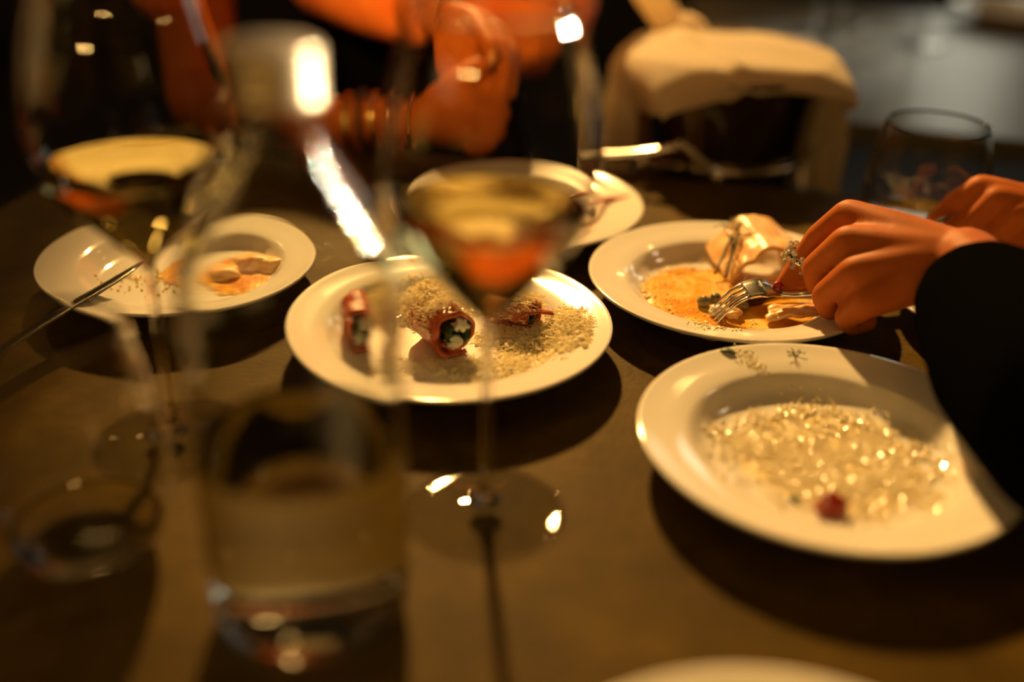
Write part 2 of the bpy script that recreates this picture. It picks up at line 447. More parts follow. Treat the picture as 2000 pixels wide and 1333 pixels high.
TK = [(0.022, 0.0004), (0.0285, 0.0025), (0.0370, 0.010), (0.0430, 0.022), (0.0465, 0.040), (0.0470, 0.060), (0.0450, 0.082), (0.0415, 0.104), (0.0375, 0.122), (0.0345, 0.134)]
tumbler((-0.2235, 0.4600, 0.0004), 'round-bellied clear tumbler with a little water in front of the tall wine glass', TK, 0.0020, 0.007, 0.018)
TK2 = [(0.026, 0.0004), (0.033, 0.003), (0.044, 0.012), (0.0520, 0.030), (0.0545, 0.050), (0.0525, 0.075), (0.0480, 0.098), (0.0455, 0.110)]
tumbler((0.376, 0.946, 0.0004), 'clear round tumbler standing behind the two eating hands', TK2, 0.0020, 0.007, 0.023)

# ------------------------------------------------------------------ ice bucket, holder, napkin
BC = V((0.232, 1.205, 0))
bk = empty('ice_bucket', (BC.x, BC.y, -0.10), 0, 'dark polished steel ice bucket under the cream napkin', 'ice bucket')
bp = [(0.0, 0.002), (0.080, 0.0), (0.084, 0.003), (0.092, 0.06), (0.100, 0.12), (0.107, 0.185), (0.111, 0.196), (0.1135, 0.199), (0.1135, 0.202), (0.110, 0.2035), (0.107, 0.202),
      (0.1045, 0.190), (0.098, 0.12), (0.090, 0.06), (0.082, 0.005), (0.0, 0.004)]
mobj('bucket_body', *lathe(bp, 96), M['bucket'], bk)
hd = empty('bucket_holder', (BC.x, BC.y, 0.0), 0, 'bright steel ring bracket carrying the ice bucket at the table edge', 'bracket')
ring = [V((0.1035 * math.cos(a), 0.1035 * math.sin(a), 0.006)) for a in [2 * PI * k / 72 for k in range(73)]]
mobj('ring', *tube(ring, 0.0045, 12, caps=False), M['steel'], hd)
def rod(name, pts, r):
    q = [V(p) - V((BC.x, BC.y, 0)) for p in spline(pts, 6)]
    return mobj(name, *tube(q, r, 12), M['steel'], hd)
rod('arm', [(0.086, 1.075, 0.030), (0.125, 1.068, 0.036), (0.163, 1.062, 0.046)], 0.0048)
rod('arm', [(0.168, 1.075, 0.046), (0.188, 1.063, 0.033), (0.205, 1.055, 0.021), (0.206, 1.055, 0.003)], 0.0042)
rod('cross_bar', [(0.163, 1.062, 0.046), (0.168, 1.075, 0.046), (0.178, 1.095, 0.018), (0.185, 1.11, 0.008)], 0.0042)
for c, r in (((0.131, 1.082, 0.022), 0.008), ((0.206, 1.056, 0.018), 0.0075), ((0.086, 1.075, 0.030), 0.0055)):
    mobj('knob', *ball(V(c) - V((BC.x, BC.y, 0)), r, 3), M['steel'], hd)
rod('knob_stem', [(0.131, 1.082, 0.022), (0.150, 1.088, 0.014), (0.172, 1.118, 0.007)], 0.003)

def napkin_mesh():
    rot = Matrix.Rotation(math.radians(9), 3, 'Z')
    vs, fs = [], []
    NU, NV = 120, 48
    R0 = 0.112
    for i in range(NU + 1):
        s = -0.275 + 0.55 * i / NU
        for j in range(NV + 1):
            v = -1 + 2 * j / NV
            y = 0.113 * v
            # half chord of the rim at this y decides where the cloth turns down
            ch = 0.119 - 0.012 * v * v
            a = abs(s); sg = 1 if s > 0 else -1
            rt = 0.012
            flat = ch - rt
            if a < flat:
                x, z = a, 0.0
            elif a < flat + rt * PI / 2:
                t = (a - flat) / rt; x, z = flat + rt * math.sin(t), -rt * (1 - math.cos(t))
            else:
                d = a - flat - rt * PI / 2
                x, z = ch + 0.06 * d + 0.008 * math.sin(v * 6 + sg) * min(1, d / 0.05), -rt - d
            z += 0.1115 + 0.011 * max(0, 1 - (a / ch) ** 2) * (1 - v * v)
            # loose front and back edges sag over the rim
            e = max(0, abs(v) - 0.80) / 0.20
            z -= 0.020 * e * e * (1 - 0.5 * min(1, max(0, s) / 0.11)) * (1 if a < ch else 0.6)
            rr_ = math.hypot(min(a, ch), y)
            z -= (0.85 if v > 0 else 0.40) * max(0.0, rr_ - 0.112) * (1.0 if a < ch else max(0.0, 1 - (a - ch) / 0.06))
            # ironed fold lines and soft waves
            z += 0.0042 * math.exp(-((s + 0.030 + 0.012 * v) / 0.006) ** 2) - 0.0028 * math.exp(-((s + 0.047 + 0.012 * v) / 0.007) ** 2)
            z += 0.0022 * math.sin(v * 5 + s * 24) * (1 if a < ch else 0.2)
            if a > ch:
                k_ = min(1, (a - ch) / 0.035); k_ = k_ * k_ * (3 - 2 * k_)
                y = y * (1 - 0.55 * k_) + (0.025 if sg < 0 else -0.02) * k_ + 0.003 * math.sin(a * 60)
            p = rot @ V((sg * x, y, 0))
            vs.append(V((BC.x + p.x, BC.y + p.y, z)))
    for i in range(NU):
        for j in range(NV):
            a = i * (NV + 1) + j
            fs.append((a, a + 1, a + NV + 2, a + NV + 1))
    return vs, fs
nk = mobj('napkin', *napkin_mesh(), M['linen'])
so = nk.modifiers.new('thickness', 'SOLIDIFY'); so.thickness = 0.0012; so.offset = 1
tag(nk, 'cream linen napkin draped over the top of the ice bucket', 'napkin')

# pale neck leaning out behind the napkin
nb = empty('leaning_bottle', (0.20, 1.30, 0.0), 0, 'pale neck of a wrapped bottle leaning up behind the draped napkin', 'bottle')
q = [(0.195, 1.335, 0.095), (0.172, 1.345, 0.125), (0.145, 1.352, 0.158), (0.105, 1.36, 0.205), (0.07, 1.365, 0.245)]
mobj('bottle_neck', *tube([V(p) - V((0.20, 1.30, 0)) for p in spline(q, 5)], 0.019, 20), M['linen'], nb)
mobj('bottle_shoulder', *ball(V((0.0, 0.036, 0.088)), 0.033, 3, (1, 1, 1.2)), M['linen'], nb)

# ------------------------------------------------------------------ background table things
for loc, lab in (((0.50, 1.86, 0.0004), 'blurred clear wine glass on the grey table nearest the draped napkin'),
                 ((0.565, 1.95, 0.0004), 'blurred clear wine glass on the grey table behind another glass'),
                 ((0.655, 1.80, 0.0004), 'blurred clear wine glass on the grey table toward the white plate')):
    g = empty('wine_glass', loc, 0, lab, 'wine glass', 'glasses on the background table')
    wine_glass_parts(g, wine=False, seg=48)
plate(V((0.905, 2.03, 0.0004)), 'blurred white plate on the grey background table')
# folded napkin on the background table
fm = MB()
for k in range(3):
    vs, fs = [], []
    for i in range(25):
        for j in range(9):
            x = -0.11 + 0.22 * i / 24; y = -0.05 + 0.10 * j / 8
            vs.append(V((0.335 + x + 0.004 * k, 1.70 + y - 0.2 * x - 0.003 * k, 0.004 + 0.007 * k + 0.004 * math.sin(x * 40 + k) + 0.003 * math.sin(y * 50))))
    for i in range(24):
        for j in range(8):
            a = i * 9 + j; fs.append((a, a + 1, a + 10, a + 9))
    fm.add(vs, fs)
fn = fm.build('napkin', M['linen'])
so = fn.modifiers.new('thickness', 'SOLIDIFY'); so.thickness = 0.004; so.offset = 1
tag(fn, 'folded cream napkin lying on the grey background table', 'napkin')

# ------------------------------------------------------------------ food
def scatter_shreds(n, place, size, curl=1.0, rs=random):
    """thin curled ribbons of grated cheese as one mesh; place() -> (x, y, z)"""
    mb = MB()
    for _ in range(n):
        p = V(place()); L = size * rs.uniform(0.5, 1.6); wd = size * rs.uniform(0.12, 0.22)
        a = rs.uniform(0, 2 * PI); t = rs.uniform(-0.7, 0.7); c = curl * rs.uniform(-2.6, 2.6)
        d = V((math.cos(a), math.sin(a), 0)); nrm = V((-math.sin(a) * math.cos(t), math.cos(a) * math.cos(t), math.sin(t)))
        side = d.cross(nrm)
        pts = []; pos = p.copy(); ang = -c / 2
        for k in range(5):
            dd = d * math.cos(ang) + nrm * math.sin(ang)
            pts.append(pos.copy()); pos += dd * L / 4; ang += c / 4
        vs, fs = [], []
        th = wd * 0.35
        for q_ in pts:
            vs += [q_ + side * wd / 2 + nrm * 0, q_ - side * wd / 2, q_ - side * wd / 2 + nrm * th, q_ + side * wd / 2 + nrm * th]
        for k in range(4):
            b = k * 4
            for e in range(4):
                fs.append((b + e, b + (e + 1) % 4, b + 4 + (e + 1) % 4, b + 4 + e))
        fs += [(3, 2, 1, 0), (16, 17, 18, 19)]
        mb.add(vs, fs)
    return mb

def scatter_grains(n, place, size, rs=random, flat=1.0):
    mb = MB()
    base_v, base_f = ball((0, 0, 0), 1, 1)
    for _ in range(n):
        p = V(place()); s = size * rs.uniform(0.5, 1.5)
        m = Matrix.Rotation(rs.uniform(0, 6.28), 3, 'Z') @ Matrix.Rotation(rs.uniform(-1, 1), 3, 'X')
        sc = V((rs.uniform(0.7, 1.7), rs.uniform(0.6, 1.1), rs.uniform(0.5, 1.0) * flat))
        mb.add([p + m @ V((v.x * sc.x, v.y * sc.y, v.z * sc.z)) * s for v in base_v], base_f)
    return mb

def well_z(r):
    for (r0, z0), (r1, z1) in zip(PR[:10], PR[1:10]):
        if r0 <= r <= r1: return (z0 + (z1 - z0) * (r - r0) / (r1 - r0)) * PZ + 0.0004
    return 0.0225 * PZ + 0.0004

def pool(center, pts, z, thick, seed=0, jitter=0.05, n=96):
    """a flat puddle with a wavy outline; pts are (angle deg, radius)"""
    ang = sorted(pts)
    def rad(a):
        for (a0, r0), (a1, r1) in zip(ang, ang[1:] + [(ang[0][0] + 360, ang[0][1])]):
            aa = a if a >= a0 else a + 360
            if a0 <= aa <= a1:
                t = (aa - a0) / (a1 - a0); t = t * t * (3 - 2 * t)
                return r0 + (r1 - r0) * t
        return ang[0][1]
    vs, fs = [V((center[0], center[1], z + thick))], []
    K = 10
    for j in range(1, K + 1):
        for k in range(n):
            a = 360 * k / n
            r = rad(a) * (1 + jitter * noise.noise(V((math.cos(math.radians(a)) * 3, math.sin(math.radians(a)) * 3, seed))) + jitter * 0.7 * noise.noise(V((math.cos(math.radians(a)) * 9, math.sin(math.radians(a)) * 9, seed))))
            f = j / K
            x = center[0] + r * f * math.cos(math.radians(a)); y = center[1] + r * f * math.sin(math.radians(a))
            zz = z + thick * math.sqrt(max(0, 1 - f ** 6)) + 0.0006 * noise.noise(V((x * 120, y * 120, seed))) * (1 - f)
            vs.append(V((x, y, zz)))
    for k in range(n):
        fs.append((0, 1 + k, 1 + (k + 1) % n))
    for j in range(K - 1):
        for k in range(n):
            a = 1 + j * n + k; b = 1 + j * n + (k + 1) % n
            fs.append((a, a + n, b + n, b))
    return vs, fs

# --- plate 1: meat rolls under grated cheese
def roll(loc, axis_deg, length, radius, label, open_end=True, tilt=0.0):
    t = empty('meat_roll', loc, 0, label, 'meat roll', 'rolled meat bites on the middle plate')
    ax = V((math.cos(math.radians(axis_deg)), math.sin(math.radians(axis_deg)), tilt)).normalized()
    s = V((-ax.y, ax.x, 0)).normalized(); up = ax.cross(s) * -1
    if up.z < 0: up = -up
    # the wrap: a spiral sheet
    def sheet(r0, r1, a0, a1, thick, x0, x1, seed, rough):
        vs, fs = [], []
        NA, NL = 64, 10
        for side in (0, 1):
            for i in range(NA + 1):
                q = i / NA; a = a0 + (a1 - a0) * q; r = r0 + (r1 - r0) * q - side * thick
                for j in range(NL + 1):
                    l = x0 + (x1 - x0) * j / NL
                    d = 1 + rough * noise.noise(V((math.cos(a) * 2, math.sin(a) * 2, l * 90 + seed)))
                    l2 = l + 0.003 * noise.noise(V((a * 1.5, seed, 2))) * (1 if j == NL else 0)
                    vs.append(ax * l2 + s * math.cos(a) * r * d + up * math.sin(a) * r * d)
        W = NL + 1; H = (NA + 1) * W
        for i in range(NA):
            for j in range(NL):
                b = i * W + j
                fs += [(b, b + 1, b + W + 1, b + W), (H + b + W, H + b + W + 1, H + b + 1, H + b)]
            fs += [(i * W, (i + 1) * W, H + (i + 1) * W, H + i * W), ((i + 1) * W + NL, i * W + NL, H + i * W + NL, H + (i + 1) * W + NL)]
        for j in range(NL):
            fs += [(j + 1, j, H + j, H + j + 1), (NA * W + j, NA * W + j + 1, H + NA * W + j + 1, H + NA * W + j)]
        return vs, fs
    h = length / 2
    w_ = mobj('meat_wrap', *sheet(radius * 0.62, radius, -2.5, 5.2, radius * 0.13, -h, h, 1, 0.12), M['meat'], t); w_['label'] = 'glistening dark red cured meat'
    g_ = mobj('greens', *sheet(radius * 0.25, radius * 0.62, 0.3, 6.8, radius * 0.2, -h * 0.95, h * 1.05, 5, 0.25), M['leaf'], t); g_['label'] = 'dark green leaves'
    for k, (a, r) in enumerate(((0.9, 0.36), (4.4, 0.34))):
        c = ax * (h * 0.94) + s * math.cos(a) * radius * r + up * math.sin(a) * radius * r
        mobj('filling', *ball(c, radius * 0.27, 3, (1, 1.3, 0.8), 0.8, 2.0, k + loc[0] * 50), M['fresh'], t)
    return t, ax, s, up
roll((-0.0500, 0.6910, 0.0270), -58, 0.040, 0.0195, 'cheese-topped meat roll with its cut end showing dark greens')
roll((0.0000, 0.7270, 0.0205), 150, 0.036, 0.0135, 'meat roll nearly buried in grated cheese, red edge showing')
roll((-0.1000, 0.6960, 0.0260), -80, 0.036, 0.0185, 'dark meat roll seen through the water bottle')
rs = random.Random(3)
def on_roll(cx, cy, a_deg, half, rad, zc):
    def f():
        a = math.radians(a_deg); l = rs.uniform(-half, half * 1.05); q = rs.gauss(0.0, 0.75)
        q = max(-1.5, min(1.5, q)); r = rad * rs.uniform(0.98, 1.22)
        sx = r * math.sin(q)
        return (cx + math.cos(a) * l - math.sin(a) * sx, cy + math.sin(a) * l + math.cos(a) * sx, zc + r * math.cos(q))
    return f
sh = scatter_shreds(1500, on_roll(-0.0530, 0.6970, -58, 0.019, 0.0195, 0.0275), 0.0037, rs=rs)
sh2 = scatter_shreds(900, on_roll(0.0000, 0.7270, 150, 0.020, 0.0135, 0.0205), 0.0036, rs=rs)
def mound(cx, cy, sx, sy, h, rz=0.0):
    c_, s_ = math.cos(rz), math.sin(rz)
    def f():
        while True:
            x, y = rs.gauss(0, 0.5), rs.gauss(0, 0.5)
            if x * x + y * y < 1.6: break
        px, py = cx + c_ * x * sx - s_ * y * sy, cy + s_ * x * sx + c_ * y * sy
        r = math.hypot(px - P1.x, py - P1.y)
        if r > 0.104: return f()
        return (px, py, well_z(min(r, 0.11)) + 0.0006 + h * math.exp(-2 * (x * x + y * y)) * rs.uniform(0.1, 1))
    return f
sh3 = scatter_shreds(3000, mound(0.022, 0.700, 0.042, 0.030, 0.010, -0.2), 0.0037, rs=rs)
sh4 = scatter_shreds(900, mound(0.005, 0.662, 0.058, 0.022, 0.004, 0.35), 0.0035, rs=rs)
sh5 = scatter_shreds(1100, mound(-0.066, 0.748, 0.036, 0.030, 0.022, 0.2), 0.0037, rs=rs)
sh6 = scatter_shreds(500, mound(-0.045, 0.660, 0.040, 0.014, 0.003, 0.1), 0.0033, rs=rs)
sh7 = scatter_shreds(40, mound(0.060, 0.672, 0.012, 0.010, 0.001, 0.1), 0.0033, rs=rs)
allm = MB()
for cx_, cy_, sx_, sy_, h_, rz_, n_ in ((0.022, 0.700, 0.040, 0.028, 0.007, -0.2, 300), (0.005, 0.662, 0.055, 0.020, 0.002, 0.35, 160), (-0.066, 0.748, 0.034, 0.028, 0.018, 0.2, 260)):
    g_ = scatter_grains(n_, mound(cx_, cy_, sx_, sy_, h_, rz_), 0.0023, rs); allm.add(g_.v, g_.f)
for m_ in (sh, sh2, sh3, sh4, sh5, sh6, sh7): allm.add(m_.v, m_.f)
gc = allm.build('grated_cheese', M['cheese'], smooth=False)
tag(gc, 'fluffy pale shavings of grated cheese over the meat rolls on the middle plate', 'cheese', kind='stuff')
strip = MB()
vs, fs = tube(spline([(0.000, 0.706, 0.024), (0.010, 0.708, 0.028), (0.020, 0.713, 0.027), (0.030, 0.717, 0.024)], 6), [0.001] + [0.0042] * 17 + [0.0012], 10, 0.35)
o = mobj('meat_strip', vs, fs, M['meat']); tag(o, 'thin curl of red meat lying on the cheese pile', 'meat')
for c, r, lab in (((0.041, 0.722, 0.0160), 0.0032, 'dark brown crumb at the back edge of the cheese pile'), ((0.024, 0.679, 0.0125), 0.0026, 'dark brown crumb in front of the cheese pile'), ((0.0345, 0.668, 0.0130), 0.0028, 'dark brown crumb nearest the rim, right of the cheese pile'), ((0.0540, 0.700, 0.0230), 0.0012, 'tiny brown speck alone on the rim of the meat roll plate')):
    o = mobj('brown_crumb', *ball(c, r, 2, (1.2, 0.9, 0.8), 0.5, 2, c[0] * 99), M['crust'])
    tag(o, lab, 'crumb', 'brown crumbs on the middle plate')

# --- plate 2: oily residue with glistening cheese grains
o = mobj('oily_residue', *pool((P2.x + 0.008, P2.y - 0.002), [(0, 0.066), (50, 0.062), (95, 0.060), (140, 0.058), (180, 0.062), (230, 0.058), (280, 0.066), (320, 0.069)], 0.0077, 0.0004, 4, 0.10), M['film'])
tag(o, 'thin oily film left across the well of the plate beside the sleeve', 'residue', kind='stuff')
def p2_place():
    while True:
        x, y = rs.gauss(0.014, 0.031), rs.gauss(-0.006, 0.028)
        if rs.random() < 0.12: x, y = rs.gauss(-0.045, 0.012), rs.gauss(0.020, 0.012)
        if rs.random() < 0.10:
            a = rs.uniform(20, 130); x, y = 0.058 * math.cos(math.radians(a)), 0.054 * math.sin(math.radians(a)) + rs.gauss(0, 0.004)
        r = math.hypot(x, y)
        if r < 0.078: break
    if noise.noise(V((x * 70, y * 70, 2.2))) < -0.18 and rs.random() < 0.85: return p2_place()
    return (P2.x + x, P2.y + y, well_z(r) + 0.0014)
gr = scatter_grains(5200, p2_place, 0.0009, rs)
o = gr.build('cheese_grains', M['cheese_wet'], smooth=False); tag(o, 'glistening oily cheese grains spread over the used plate', 'cheese', kind='stuff')
def p2_rim():
    x, y = rs.gauss(0, 0.0035), rs.gauss(0, 0.010); a = 0.5
    px, py = 0.166 + x * math.cos(a) - y * math.sin(a), 0.6475 + x * math.sin(a) + y * math.cos(a)
    return (px, py, well_z(min(0.112, math.hypot(px - P2.x, py - P2.y))) + 0.0008)
o = scatter_grains(220, p2_rim, 0.0005, rs).build('cheese_grains', M['cheese_wet']); tag(o, 'smear of cheese grains on the rim beside the green leaf', 'cheese', kind='stuff')
def p2_rim2():
    x, y = rs.gauss(0, 0.006), rs.gauss(0, 0.004)
    px, py = P2.x + 0.0955 + x, P2.y - 0.032 + y
    return (px, py, well_z(min(0.112, math.hypot(px - P2.x, py - P2.y))) + 0.0010)
o = scatter_grains(110, p2_rim2, 0.0009, rs).build('cheese_grains', M['cheese_wet']); tag(o, 'clump of cheese grains on the rim below the black sleeve', 'cheese', kind='stuff')
o = mobj('tomato_piece', *ball((0.1840, 0.4985, 0.0150), 0.0085, 3, (1.15, 0.8, 0.8), 0.55, 1.7, 3), M['tomato']); tag(o, 'dark red dried tomato piece near the front of the oily plate', 'tomato')
def leaf(pts, wid, thick):
    return tube(spline(pts, 6), [0.0006] + [wid * math.sin(PI * (k + 1) / (6 * (len(pts) - 1) + 1)) + 0.0004 for k in range(6 * (len(pts) - 1) - 1)] + [0.0006], 8, thick)
o = mobj('herb_leaf', *leaf([(0.1430, 0.6590, 0.0268), (0.1490, 0.6580, 0.0286), (0.1550, 0.6555, 0.0272)], 0.0026, 0.35), M['herb']); tag(o, 'small green herb leaf on the far rim of the oily plate', 'herb')
o = mobj('herb_scrap', *leaf([(0.1640, 0.5150, 0.0075), (0.1670, 0.5120, 0.0095), (0.1690, 0.5080, 0.0078)], 0.0026, 0.4), M['herb']); tag(o, 'green herb scrap beside the dark red tomato piece', 'herb')

def dill(name, label, origin, spread, n, rad, seed, flat=False):
    r_ = random.Random(seed)
    mb = MB(); o0 = V(origin)
    for k in range(n):
        a = r_.uniform(0, 2 * PI); L = spread * r_.uniform(0.5, 1.0)
        e = o0 + V((math.cos(a) * L, math.sin(a) * L * 0.9, r_.uniform(0, 0.3) * L * (0.25 if flat else 1.0)))
        m = (o0 + e) / 2 + V((r_.uniform(-1, 1), r_.uniform(-1, 1), r_.uniform(0, 0.8))) * L * 0.16
        mb.add(*tube(spline([o0, m, e], 4), rad, 5))
        for q in range(2):
            b = m.lerp(e, r_.uniform(0, 0.7)); a2 = a + r_.choice((-0.6, 0.6)); l2 = L * r_.uniform(0.25, 0.45)
            mb.add(*tube([b, b + V((math.cos(a2) * l2, math.sin(a2) * l2, 0.0006))], rad * 0.8, 5))
    o = mb.build(name, M['dill'])
    return tag(o, label, 'herb')
dill('dill_sprig', 'wispy dill sprig on the far rim of the oily plate', (0.1965, 0.6600, 0.0266), 0.0095, 8, 0.00022, 5, True)

# --- plate 3: yellow sauce, browned pasta, capers
o = mobj('butter_sauce', *pool((P3.x - 0.004, P3.y - 0.004), [(0, 0.070), (60, 0.060), (110, 0.060), (150, 0.070), (180, 0.075), (215, 0.074), (270, 0.078), (320, 0.076)], 0.0082, 0.0026, 9, 0.12), M['sauce'])
tag(o, 'glossy yellow butter sauce pooled under the fork', 'sauce', kind='stuff')
def p3_bub():
    a = rs.uniform(90, 290); r = rs.uniform(0.045, 0.078) if rs.random() < 0.75 else rs.uniform(0.0, 0.07)
    x, y = r * math.cos(math.radians(a)), r * math.sin(math.radians(a))
    return (P3.x + x, P3.y + y, max(0.0108, well_z(r) + 0.0006))
o = scatter_grains(300, p3_bub, 0.0010, rs, 0.45).build('sauce_bubbles', M['bubble']); tag(o, 'glistening buttery flecks along the edge of the yellow sauce', 'sauce', kind='stuff')
def sheetfold(name, path, width_vec, thick, label, seed):
    """a folded pasta sheet: path swept along width_vec"""
    p = [V(q) for q in spline(path, 8)]; wv = V(width_vec); n = len(p); K = 12
    vs, fs = [], []
    for i in range(n):
        for j in range(K + 1):
            f = j / K - 0.5
            d = noise.noise(V((i * 0.22, j * 0.35, seed))) * 0.004
            vs.append(p[i] + wv * f * (1 + 0.12 * noise.noise(V((i * 0.3, seed, 1)))) + V((0, 0, max(d, -0.002))))
    for i in range(n - 1):
        for j in range(K):
            a = i * (K + 1) + j; fs.append((a, a + 1, a + K + 2, a + K + 1))
    o = mobj(name, vs, fs, M['pasta'])
    m = o.modifiers.new('thickness', 'SOLIDIFY'); m.thickness = thick; m.offset = 1
    s_ = o.modifiers.new('smooth', 'SUBSURF'); s_.levels = 1; s_.render_levels = 1
    return tag(o, label, 'pasta')
sheetfold('folded_pasta', [(0.172, 0.838, 0.012), (0.186, 0.842, 0.026), (0.203, 0.848, 0.038), (0.222, 0.850, 0.036), (0.238, 0.846, 0.026), (0.248, 0.842, 0.012)], (0.012, -0.062, -0.006), 0.004,
          'browned folded pasta parcel standing in the yellow sauce', 1)
sheetfold('pasta_strip', [(0.196, 0.744, 0.0135), (0.215, 0.745, 0.0165), (0.236, 0.751, 0.0165), (0.254, 0.763, 0.0155)], (0.006, 0.020, 0.001), 0.003,
          'flat yellow pasta strip lying at the front of the sauce plate', 4)
for k, (c, r, lab) in enumerate((((0.1500, 0.7640, 0.0145), 0.0056, 'round olive-brown caper furthest left, clear of the fork tines'), ((0.1605, 0.7720, 0.0140), 0.0050, 'olive-brown caper second from the left, behind the tine tips'), ((0.1780, 0.7590, 0.0150), 0.0062, 'largest olive-brown caper, under the fork between tines and strip'), ((0.1860, 0.7700, 0.0148), 0.0056, 'olive-brown caper furthest right, beside the knife blade'), ((0.1715, 0.7690, 0.0138), 0.0048, 'smallest olive-brown caper, behind the middle of the fork'))):
    o = mobj('caper', *ball(c, r, 3, (1, 1, 0.92), 0.12, 2, k), M['caper'])
    tag(o, lab, 'caper', 'capers under the fork')
o = mobj('fish_flake', *ball((0.1590, 0.7500, 0.0140), 0.0060, 3, (1.2, 1, 0.7), 0.6, 2.2, 8), M['fresh']); tag(o, 'pale flake of food at the tips of the fork', 'food')
o = mobj('potato_cube', *ball((0.1700, 0.7460, 0.0140), 0.0052, 3, (1.2, 1, 0.8), 0.5, 2.2, 11), M['pasta']); tag(o, 'small orange-brown morsel beside the fork tips', 'food')
mb = MB(); r_ = random.Random(12)
for k in range(26):
    b = V((0.183 + r_.uniform(-0.004, 0.030), 0.842 + r_.uniform(-0.03, 0.03), 0.036 + r_.uniform(-0.006, 0.008)))
    a = r_.uniform(0.7, 2.4); l = r_.uniform(0.008, 0.022)
    e = b + V((math.cos(a) * l, math.sin(a) * l, r_.uniform(-0.004, 0.006)))
    mb.add(*tube(spline([b, (b + e) / 2 + V((0, 0, 0.002)), e], 3), 0.0004, 5))
mb.add(*tube(spline([(0.166, 0.815, 0.016), (0.176, 0.835, 0.026), (0.186, 0.855, 0.038), (0.198, 0.872, 0.044)], 5), 0.0011, 6))
mb.add(*tube(spline([(0.174, 0.808, 0.016), (0.183, 0.832, 0.030), (0.190, 0.850, 0.040)], 5), 0.0010, 6))
o = mb.build('dill_sprig', M['dill']); tag(o, 'dark dill sprig draped over the browned pasta parcel', 'herb')
def p3_rim():
    x, y = rs.gauss(0, 0.010), rs.gauss(0, 0.004)
    px, py = P3.x - 0.026 + x, P3.y - 0.083 + y
    return (px, py, well_z(min(0.112, math.hypot(px - P3.x, py - P3.y))) + 0.0007)
o = scatter_grains(90, p3_rim, 0.0008, rs).build('sauce_flecks', M['cheese_wet']); tag(o, 'shiny flecks of sauce on the near rim below the fork', 'sauce', kind='stuff')

# --- plate 4: scraps
o = mobj('sauce_smear', *pool((P4.x + 0.030, P4.y + 0.006), [(0, 0.044), (70, 0.036), (130, 0.046), (180, 0.050), (240, 0.040), (300, 0.046)], 0.0082, 0.0016, 15, 0.14), M['sauce'])
tag(o, 'yellow sauce smear on the plate behind the tall wine glass', 'sauce', kind='stuff')
for k, (c, s_, m_, lab) in enumerate((((-0.226, 0.822, 0.0125), (2.1, 1.2, 0.5), 'pasta', 'folded yellow pasta scrap seen through the bottle'),
                                      ((-0.252, 0.802, 0.0115), (1.6, 1.2, 0.5), 'pasta', 'small pasta scrap nearest the knife tip'),
                                      ((-0.205, 0.818, 0.0115), (1.2, 1.0, 0.5), 'pasta', 'yellow pasta scrap at the far side of the scraps plate'))):
    o = mobj('pasta_scrap', *ball(c, 0.0125, 3, s_, 0.5, 1.6, 20 + k), M[m_]); tag(o, lab, 'pasta')
def p4_g():
    x, y = rs.gauss(0, 0.020), rs.gauss(0, 0.012)
    px, py = P4.x - 0.02 + x, P4.y - 0.01 + y
    return (px, py, well_z(min(0.11, math.hypot(px - P4.x, py - P4.y) / 0.96)) + 0.0008)
o = scatter_grains(120, p4_g, 0.0011, rs).build('crumbs', M['bubble']); tag(o, 'yellow crumbs scattered on the plate behind the tall wine glass', 'crumb', kind='stuff')
# --- plate 5: ham and greens
vs, fs = tube(spline([(0.040, 0.955, 0.017), (0.060, 0.957, 0.022), (0.078, 0.961, 0.0245), (0.095, 0.966, 0.0245), (0.110, 0.972, 0.0255)], 6), [0.002] + [0.0075 - 0.0002 * k for k in range(23)] + [0.001], 12, 0.4)
o = mobj('ham_strip', vs, fs, M['meat']); tag(o, 'strip of red ham across the rim of the furthest plate', 'ham')
for k, (pts, lab) in enumerate(([[(0.040, 0.905, 0.018), (0.050, 0.900, 0.0245), (0.062, 0.898, 0.024)], 'green leaf scrap on the furthest plate beside the ham'],
                                [[(0.058, 0.940, 0.019), (0.066, 0.934, 0.025), (0.070, 0.924, 0.020)], 'dark green leaf scrap tucked under the ham'])):
    o = mobj('leaf_scrap', *leaf(pts, 0.0052, 0.35), M['leaf' if k else 'herb']); tag(o, lab, 'leaf')
o = mobj('sauce_smear', *pool((P5.x - 0.01, P5.y - 0.005), [(0, 0.06), (90, 0.05), (180, 0.055), (270, 0.055)], 0.0082, 0.0014, 25, 0.15), M['film'])
tag(o, 'thin oily smear in the well of the furthest plate', 'sauce', kind='stuff')

# ------------------------------------------------------------------ cutlery
def ribbon(path, widths, thicks, wdir):
    """flat bar along path, width along wdir, rounded a little"""
    path = [V(p) for p in path]; n = len(path); wdir = V(wdir).normalized()
    vs, fs = [], []
    S = 8
    for i in range(n):
        t = (path[min(i + 1, n - 1)] - path[max(i - 1, 0)]).normalized()
        wd = (wdir - t * wdir.dot(t)).normalized(); nn = t.cross(wd)
        for k in range(S):
            a = 2 * PI * (k + 0.5) / S
            cx = max(-1, min(1, 1.25 * math.cos(a))); cy = max(-1, min(1, 1.25 * math.sin(a)))
            vs.append(path[i] + wd * cx * widths[i] / 2 + nn * cy * thicks[i] / 2)
    for i in range(n - 1):
        for k in range(S):
            k2 = (k + 1) % S
            fs.append((i * S + k, i * S + k2, (i + 1) * S + k2, (i + 1) * S + k))
    fs += [tuple(range(S))[::-1], tuple(range((n - 1) * S, n * S))]
    return vs, fs
fk = empty('fork', (0.154, 0.742, 0.011), 0, 'polished fork held tines down in the yellow sauce', 'fork')
FO = V((0.154, 0.742, 0.011))
ax_pts = [(0.154, 0.742, 0.011), (0.160, 0.7435, 0.0195), (0.168, 0.7455, 0.0275), (0.1775, 0.7475, 0.0330), (0.1875, 0.7490, 0.0348), (0.1965, 0.7490, 0.0335), (0.2045, 0.7480, 0.0310)]
